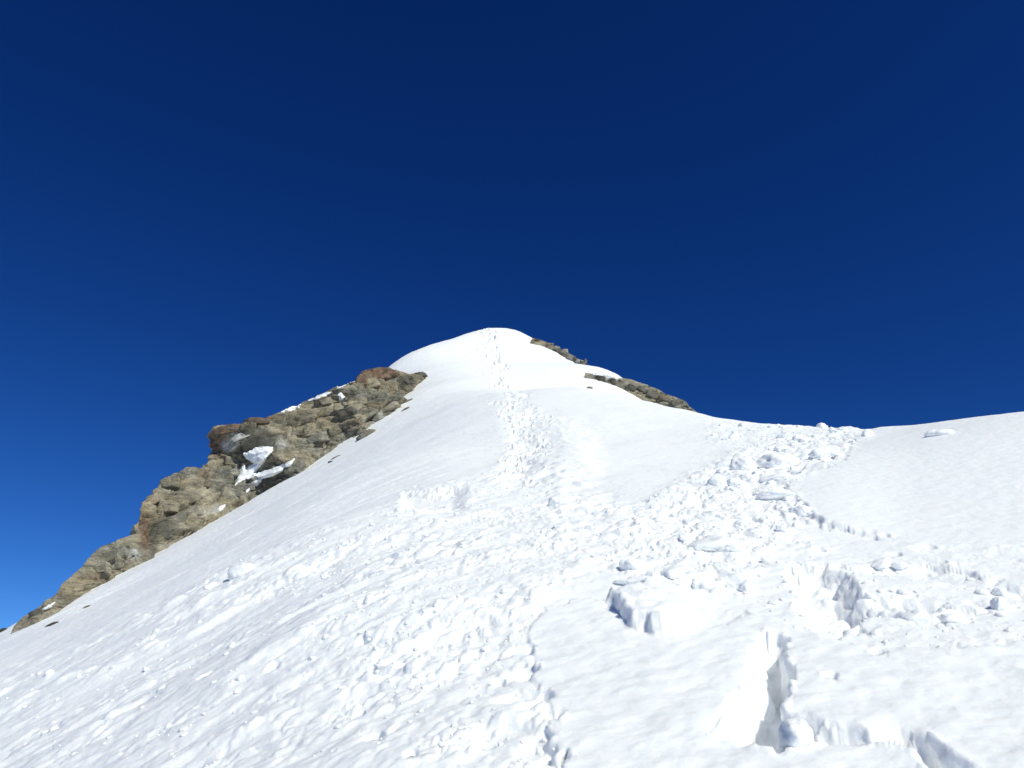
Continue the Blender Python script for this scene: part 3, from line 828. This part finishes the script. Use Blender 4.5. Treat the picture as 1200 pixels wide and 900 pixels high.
# --- rocks on the right flank
RIGHT_LOW = [(684,446,686,437),(692,462,696,438),(704,468,708,439),(716,472,718,442),(728,476,728,443),(740,480,738,444),(752,484,747,448),(764,488,758,451),(776,490,771,456),(786,494,784,463),(798,496,795,467),(808,499,803,470),(812,500,807,476),(818,502,814,481),(826,503,822,487)]
RIGHT_UP = [(622,399,624,396),(634,405,636,399),(642,408,644,402),(652,413,650,405),(660,419,660,410),(666,424,665,413),(676,428,674,418),(684,430,682,423),(688,427,688,422)]
def right_rock(pairs, ybot, seed, name, label, blks, relief):
    root = empty(name, Vector(W(pairs[len(pairs) // 2][0], pairs[len(pairs) // 2][1], (82 if ybot is None else 0))))
    tag(root, label, 'rock outcrop')
    P, f = rock_wall(pairs, ybot, .35, 260, 70, seed, relief)
    rock_part('rock_face', P, f, root, smooth=False)
    bv = bvh_of([(P, f)])
    for (a, b, ww, hh, tl, tn) in blks:
        rock_block(bv, root, a, b, ww, hh, tl, tn, sink=.7, depth=.6)
    return root, bv
rl, bl1 = right_rock(RIGHT_LOW, None, 500, 'rock_outcrop', 'olive tan rock band below the summit on the right, running down to the skyline', 
 [(700,443,20,8,.3,(0,.9,0)),(716,446,18,8,.35,(0,.8,0)),(724,452,22,10,.4,(.15,.1,0)),(742,456,20,10,.45,(0,.8,0)),(754,458,18,9,.45,(0,.9,0)),(766,464,20,9,.4,(0,.6,.1)),(780,468,20,8,.45,(.3,.4,0)),
  (794,474,18,8,.5,(0,.6,.1)),(804,480,10,7,.5,(.1,.3,0)),(706,454,20,10,.4,(0,0,0)),(722,462,22,8,.4,(0,0,0)),(740,468,22,8,.4,(0,0,0)),(758,474,22,8,.4,(0,.1,0)),(776,480,22,8,.4,(0,.3,0))], .5)
ru, bl2 = right_rock(RIGHT_UP, None, 600, 'rock_outcrop', 'thin broken rock crest just right of the summit, nearest the top',
 [(630,399,10,4,.4,(.1,.8,0)),(645,404,9,5,.2,(.1,0,0)),(654,408,9,5,.4,(0,.1,.2)),(663,412,9,8,.2,(0,.1,.3)),(670,420,14,8,.5,(0,.5,.3)),(680,424,12,8,.3,(0,.1,.4)),(686,423,3,7,.1,(.1,.5,0))], .35)
snow_patch(bl1, rl, [(690,436),(700,436),(716,437),(728,442),(722,446),(710,442),(698,440)], .3)

# --- lone stones poking out of the snow
def lone_rock(px, py, wpx, hpx, tilt, label, tint, seed):
    x, y = hit(px, py)
    z = float(ground_z(x, y)[0])
    dist = math.sqrt(x * x + y * y + (z - EYE) ** 2)
    root = None
    v, f = cut_solid(seed, 4, 12, 26, .10)
    sx = wpx * .5 * dist / F; sz = hpx * .5 * dist / F
    q = v * np.array([sx, max(sz * 1.4, .35 * sx), sz * 1.25])
    # break it into ledges
    b, cr, e = blocks(q[:, 0] / (.5 * sx) + 7, q[:, 2] / (.4 * sz) + 3 + q[:, 1], seed, 1, .8, 5)
    q = q * (1 + .22 * (cr - .5) - .12 * np.exp(-(e / .08) ** 2))[:, None]
    M = np.array(Euler((0, tilt, 0)).to_matrix()); q = q @ M.T
    me = mesh_np('rock', q, f); add_tint(me, np.array(tint, np.float32))
    o = link('rock', me, ROCK)
    o.location = (x, y, z + sz * .15)
    tag(o, label, 'rock')
    return o
lone_rock(429, 511, 27, 10, -.42, 'small olive brown rock alone in the snow just below the tan cliff', (0, .25, 0), 41)
lone_rock(691, 455, 8, 5, .1, 'tiny round brown rock at the left foot of the right hand rock band', (.1, .2, 0), 42)
lone_rock(394, 536, 13, 2.6, -.45, 'thin dark sliver of rock, upper one of the two below the cliff foot', (0, .9, 0), 43)
lone_rock(387, 542, 6, 2.6, -.2, 'tiny dark stone, lower one of the two below the cliff foot', (0, .9, 0), 44)
lone_rock(60, 733, 18, 3, -.5, 'flat dark rock sliver in the snow under the lower end of the rib', (0, .8, 0), 45)
lone_rock(3, 738, 10, 5, -.3, 'black stone on the skyline at the far left picture edge', (0, 1, 0), 46)
lone_rock(479, 471, 14, 3.0, -.6, 'narrow brown rock sliver beside the right end of the tan cliff, upper one', (0, .3, 0), 48)
lone_rock(475, 480, 14, 2.6, -.55, 'narrow brown rock sliver beside the right end of the tan cliff, lower one', (0, .3, 0), 49)
lone_rock(101, 711, 8, 2, -.4, 'faint small stone showing through the snow above the flat sliver', (0, .7, .2), 47)

# ------------------------------------------------------------------ snow chunks
def clod(seed):
    """a broken piece of wind packed snow: a few flat breaks, crumbled edges"""
    g = np.random.default_rng(seed)
    p, f = cut_solid(seed, 4, int(g.integers(5, 10)), float(g.uniform(14, 34)), .0, flat=(float(g.uniform(.5, .8)) if seed % 3 else None))
    n = p / np.linalg.norm(p, axis=1)[:, None]
    d = 0
    for L, A_ in ((.8, .13), (.36, .09), (.17, .065), (.08, .04)):
        d = d + A_ * perlin3(p[:, 0] / L + 9, p[:, 1] / L + 5, p[:, 2] / L + 3, seed)
    d = d * (1 + .5 * np.sign(d)) - .10 * np.abs(perlin3(p[:, 0] / .5 + 2, p[:, 1] / .5, p[:, 2] / .5, seed + 40))
    return p + n * d[:, None], f
CHUNK = [mesh_np('snow_chunk', *clod(2000 + k)) for k in range(18)]
for me in CHUNK: me.materials.append(SNOW_LOOSE)

def chunk(px, py, wpx, hpx, label, group=None, k=None, yaw=None, tilt=.3, sink=.42):
    x, y = hit(px, py)
    z = float(ground_z(x, y)[0])
    dist = math.sqrt(x * x + y * y + (z - EYE) ** 2)
    k = int(RNG.integers(len(CHUNK))) if k is None else k
    o = bpy.data.objects.new('snow_chunk', CHUNK[k])
    COL.objects.link(o)
    sx = wpx * .55 * dist / F; sz = hpx * .52 * dist / F
    o.scale = (sx, (sx * .6 + sz * .6), sz * 1.15)
    e = .15
    gx = float((base(x + e, y) - base(x - e, y)) / (2 * e)); gy = float((base(x, y + e) - base(x, y - e)) / (2 * e))
    nrm = Vector((-gx * .5, -gy * .5, 1)).normalized()
    q = nrm.to_track_quat('Z', 'Y') @ Euler((RNG.uniform(-tilt, tilt), RNG.uniform(-tilt, tilt), RNG.uniform(-.5, .5) if yaw is None else yaw)).to_quaternion()
    o.rotation_euler = q.to_euler()
    o.location = (x, y, z + sz * (.5 - sink))
    tag(o, label, 'snow chunk', group)
    return o

NAMED = [(1100,510,27,12,'smooth rounded snow block lying alone on the clean snow below the right crest'),
 (1016,513,12,13,'small upright snow lump at the right end of the debris, near the skyline dip'),
 (967,540,38,17,'long snow slab at the upper right edge of the debris, beside the smooth slope'),
 (913,548,42,24,'large angular snow block in the upper middle of the right hand debris band'),
 (871,552,28,22,'big pale snow block, left neighbour of the large angular one'),
 (904,567,38,12,'flat snow slab below the large angular block'),
 (911,585,42,14,'flat topped snow slab overhanging the hollow at the debris edge'),
 (940,603,26,20,'tilted snow block in the hollow under the flat topped slab'),
 (841,570,20,17,'cubic snow block with a shaded hole beside it, left of the flat slabs'),
 (832,645,52,20,'long brick shaped snow block in the middle of the right hand debris'),
 (857,650,26,14,'wedge of snow leaning on the right end of the brick shaped block'),
 (742,667,32,18,'rounded snow block on the left margin of the right hand debris'),
 (748,684,50,14,'long low snow slab just above the undercut block'),
 (790,677,42,19,'broad white snow block above the undercut block'),
 (826,686,36,22,'grey sided snow boulder right of the broad white block'),
 (876,692,20,18,'round snow lump at the head of the trench field'),
 (1022,721,30,17,'white wedge of snow standing in the deep blue trough'),
 (972,718,24,20,'smooth snow block leaning into the left end of the deep trough'),
 (1070,726,26,16,'knobbly snow lump on the lower rim of the trough'),
 (1118,728,30,13,'low snow lump near the right end of the trough'),
 (1172,712,16,20,'tall snow knob at the right end of the trough'),
 (1030,662,32,12,'white snow crumb heap on the lip above the trough'),
 (1056,664,22,9,'small snow heap right of the one on the lip above the trough'),
 (935,876,32,36,'rounded snow lump at the foot of the long trench in the foreground'),
 (285,674,30,17,'bright snow block standing out on the left flank below the cliff'),
 (246,690,13,10,'small bright snow block left of the one below the cliff'),
 (477,586,12,15,'pointed snow fin at the left end of the fluted step'),
 (657,590,26,16,'bright hollowed snow block below the boot track'),
 (655,601,20,9,'flat snow piece right under the hollowed block')]
for (a, b, ww, hh, lab) in NAMED:
    chunk(a, b, ww, hh, lab)

LAND = [(a, b, lab.split(',')[0].split(' in the ')[0].split(' at the ')[0].split(' lying')[0].split(' beside')[0]) for a, b, ww, hh, lab in NAMED]
LAND = [(a, b, 'the ' + t) for a, b, t in LAND] + [(905, 810, 'the long trench in the foreground'), (1075, 880, 'the blue crack at the bottom right'), (735, 728, 'the shaded undercut of the raised slab'),
 (640, 817, 'the pit at the left rim of the smooth slab'), (555, 767, 'the dark hole in the middle rubble'), (604, 555, 'the lower end of the boot track'), (512, 582, 'the fluted snow step'),
 (620, 500, 'the middle of the boot track'), (480, 895, 'the shaded scoop at the bottom edge'), (427, 705, 'the shaded pit in the left rubble'), (318, 785, 'the little hole in the lower left rubble'),
 (77, 870, 'the small hole near the bottom left corner'), (240, 795, 'the notch in the lower left slope'), (690, 655, 'the pit at the inner edge of the right debris'), (770, 632, 'the hole in the upper right debris'),
 (878, 610, 'the oval hollow in the debris'), (1040, 705, 'the blue trough'), (1130, 650, 'the soft step at the right edge'), (860, 492, 'the first ragged notch of the skyline'), (935, 498, 'the ragged snow lip on the skyline')]
USED = set()
def describe(px, py, s_):
    size = 'tiny' if s_ < 6.5 else 'small' if s_ < 9.5 else 'medium sized' if s_ < 14 else 'large'
    d, a, b, t = min((math.hypot(px - a, (py - b) * 1.5), a, b, t) for a, b, t in LAND)
    ang = math.degrees(math.atan2(b - py, px - a)) % 360
    where = ['right of', 'above and right of', 'above', 'above and left of', 'left of', 'below and left of', 'below', 'below and right of'][int((ang + 22.5) // 45) % 8]
    far = 'close ' if d < 26 else 'some way '
    return f'{size} snow chunk {far}{where} {t}'

def scatter(poly, n, smin, smax, group, power=2.2):
    p = np.array(poly, float); c = 0; tries = 0
    while c < n and tries < n * 60:
        tries += 1
        a = RNG.uniform(max(p[:, 0].min(), 5), min(p[:, 0].max(), 1195)); b = RNG.uniform(p[:, 1].min(), min(p[:, 1].max(), 892))
        if poly_sd(np.array([a]), np.array([b]), p)[0] < 2: continue
        s = smin + (smax - smin) * RNG.random() ** power
        lab = describe(a, b, s)
        if lab in USED or len(lab.split()) > 16: continue
        USED.add(lab)
        chunk(a, b, s, s * RNG.uniform(.45, .8), lab, group, tilt=.5, sink=RNG.uniform(.25, .6))
        c += 1
    print('chunks', group, c)
scatter(DEB_RIGHT, 70, 4, 16, 'snow chunks in the right hand debris band', 1.8)
scatter(DEB_FORE, 30, 4.5, 14, 'snow chunks around the right foreground trough')
scatter(DEB_LEFT, 80, 4, 11, 'snow chunks in the left hand rubble')
scatter(CREST, 24, 4, 12, 'snow chunks along the ragged right skyline', 2.0)

# rubble too small and too many to count
def rubble():
    v0, f0 = ICO[2]
    sol = [cut_solid(3000 + k, 2, 6 + k % 3, 20, .22)[0] for k in range(10)]
    VV, FF, k0 = [], [], 0
    for poly, n, s0, s1 in ((DEB_MID, 600, 3, 9), (DEB_LEFT, 220, 2.5, 6), (DEB_RIGHT, 700, 2.5, 9), (DEB_FORE, 200, 2.5, 8), (CREST, 160, 1.5, 4)):
        p = np.array(poly, float)
        a = RNG.uniform(max(p[:, 0].min(), -20), min(p[:, 0].max(), 1220), n * 3); b = RNG.uniform(p[:, 1].min(), min(p[:, 1].max(), 905), n * 3)
        m = poly_sd(a, b, p) > 1
        a = a[m][:n]; b = b[m][:n]
        xy = np.array([hit(q, t) for q, t in zip(a, b)])
        z = ground_z(xy[:, 0], xy[:, 1])
        for i in range(len(a)):
            s = (s0 + (s1 - s0) * RNG.random() ** 2.5) * .5 * math.hypot(*xy[i]) / F
            M = np.array(Euler(RNG.uniform(0, 6.28, 3)).to_matrix())
            VV.append(sol[int(RNG.integers(10))] @ M.T * np.array([s, s, s * .8]) + np.array([xy[i, 0], xy[i, 1], z[i] - s * .3]))
            FF.append(f0 + k0); k0 += len(v0)
    o = link('snow_rubble', mesh_np('snow_rubble', np.concatenate(VV), np.concatenate(FF)), SNOW_CRUMB)
    tag(o, 'countless small crumbs of broken snow spread over the debris', 'snow rubble', None, 'stuff')
rubble()
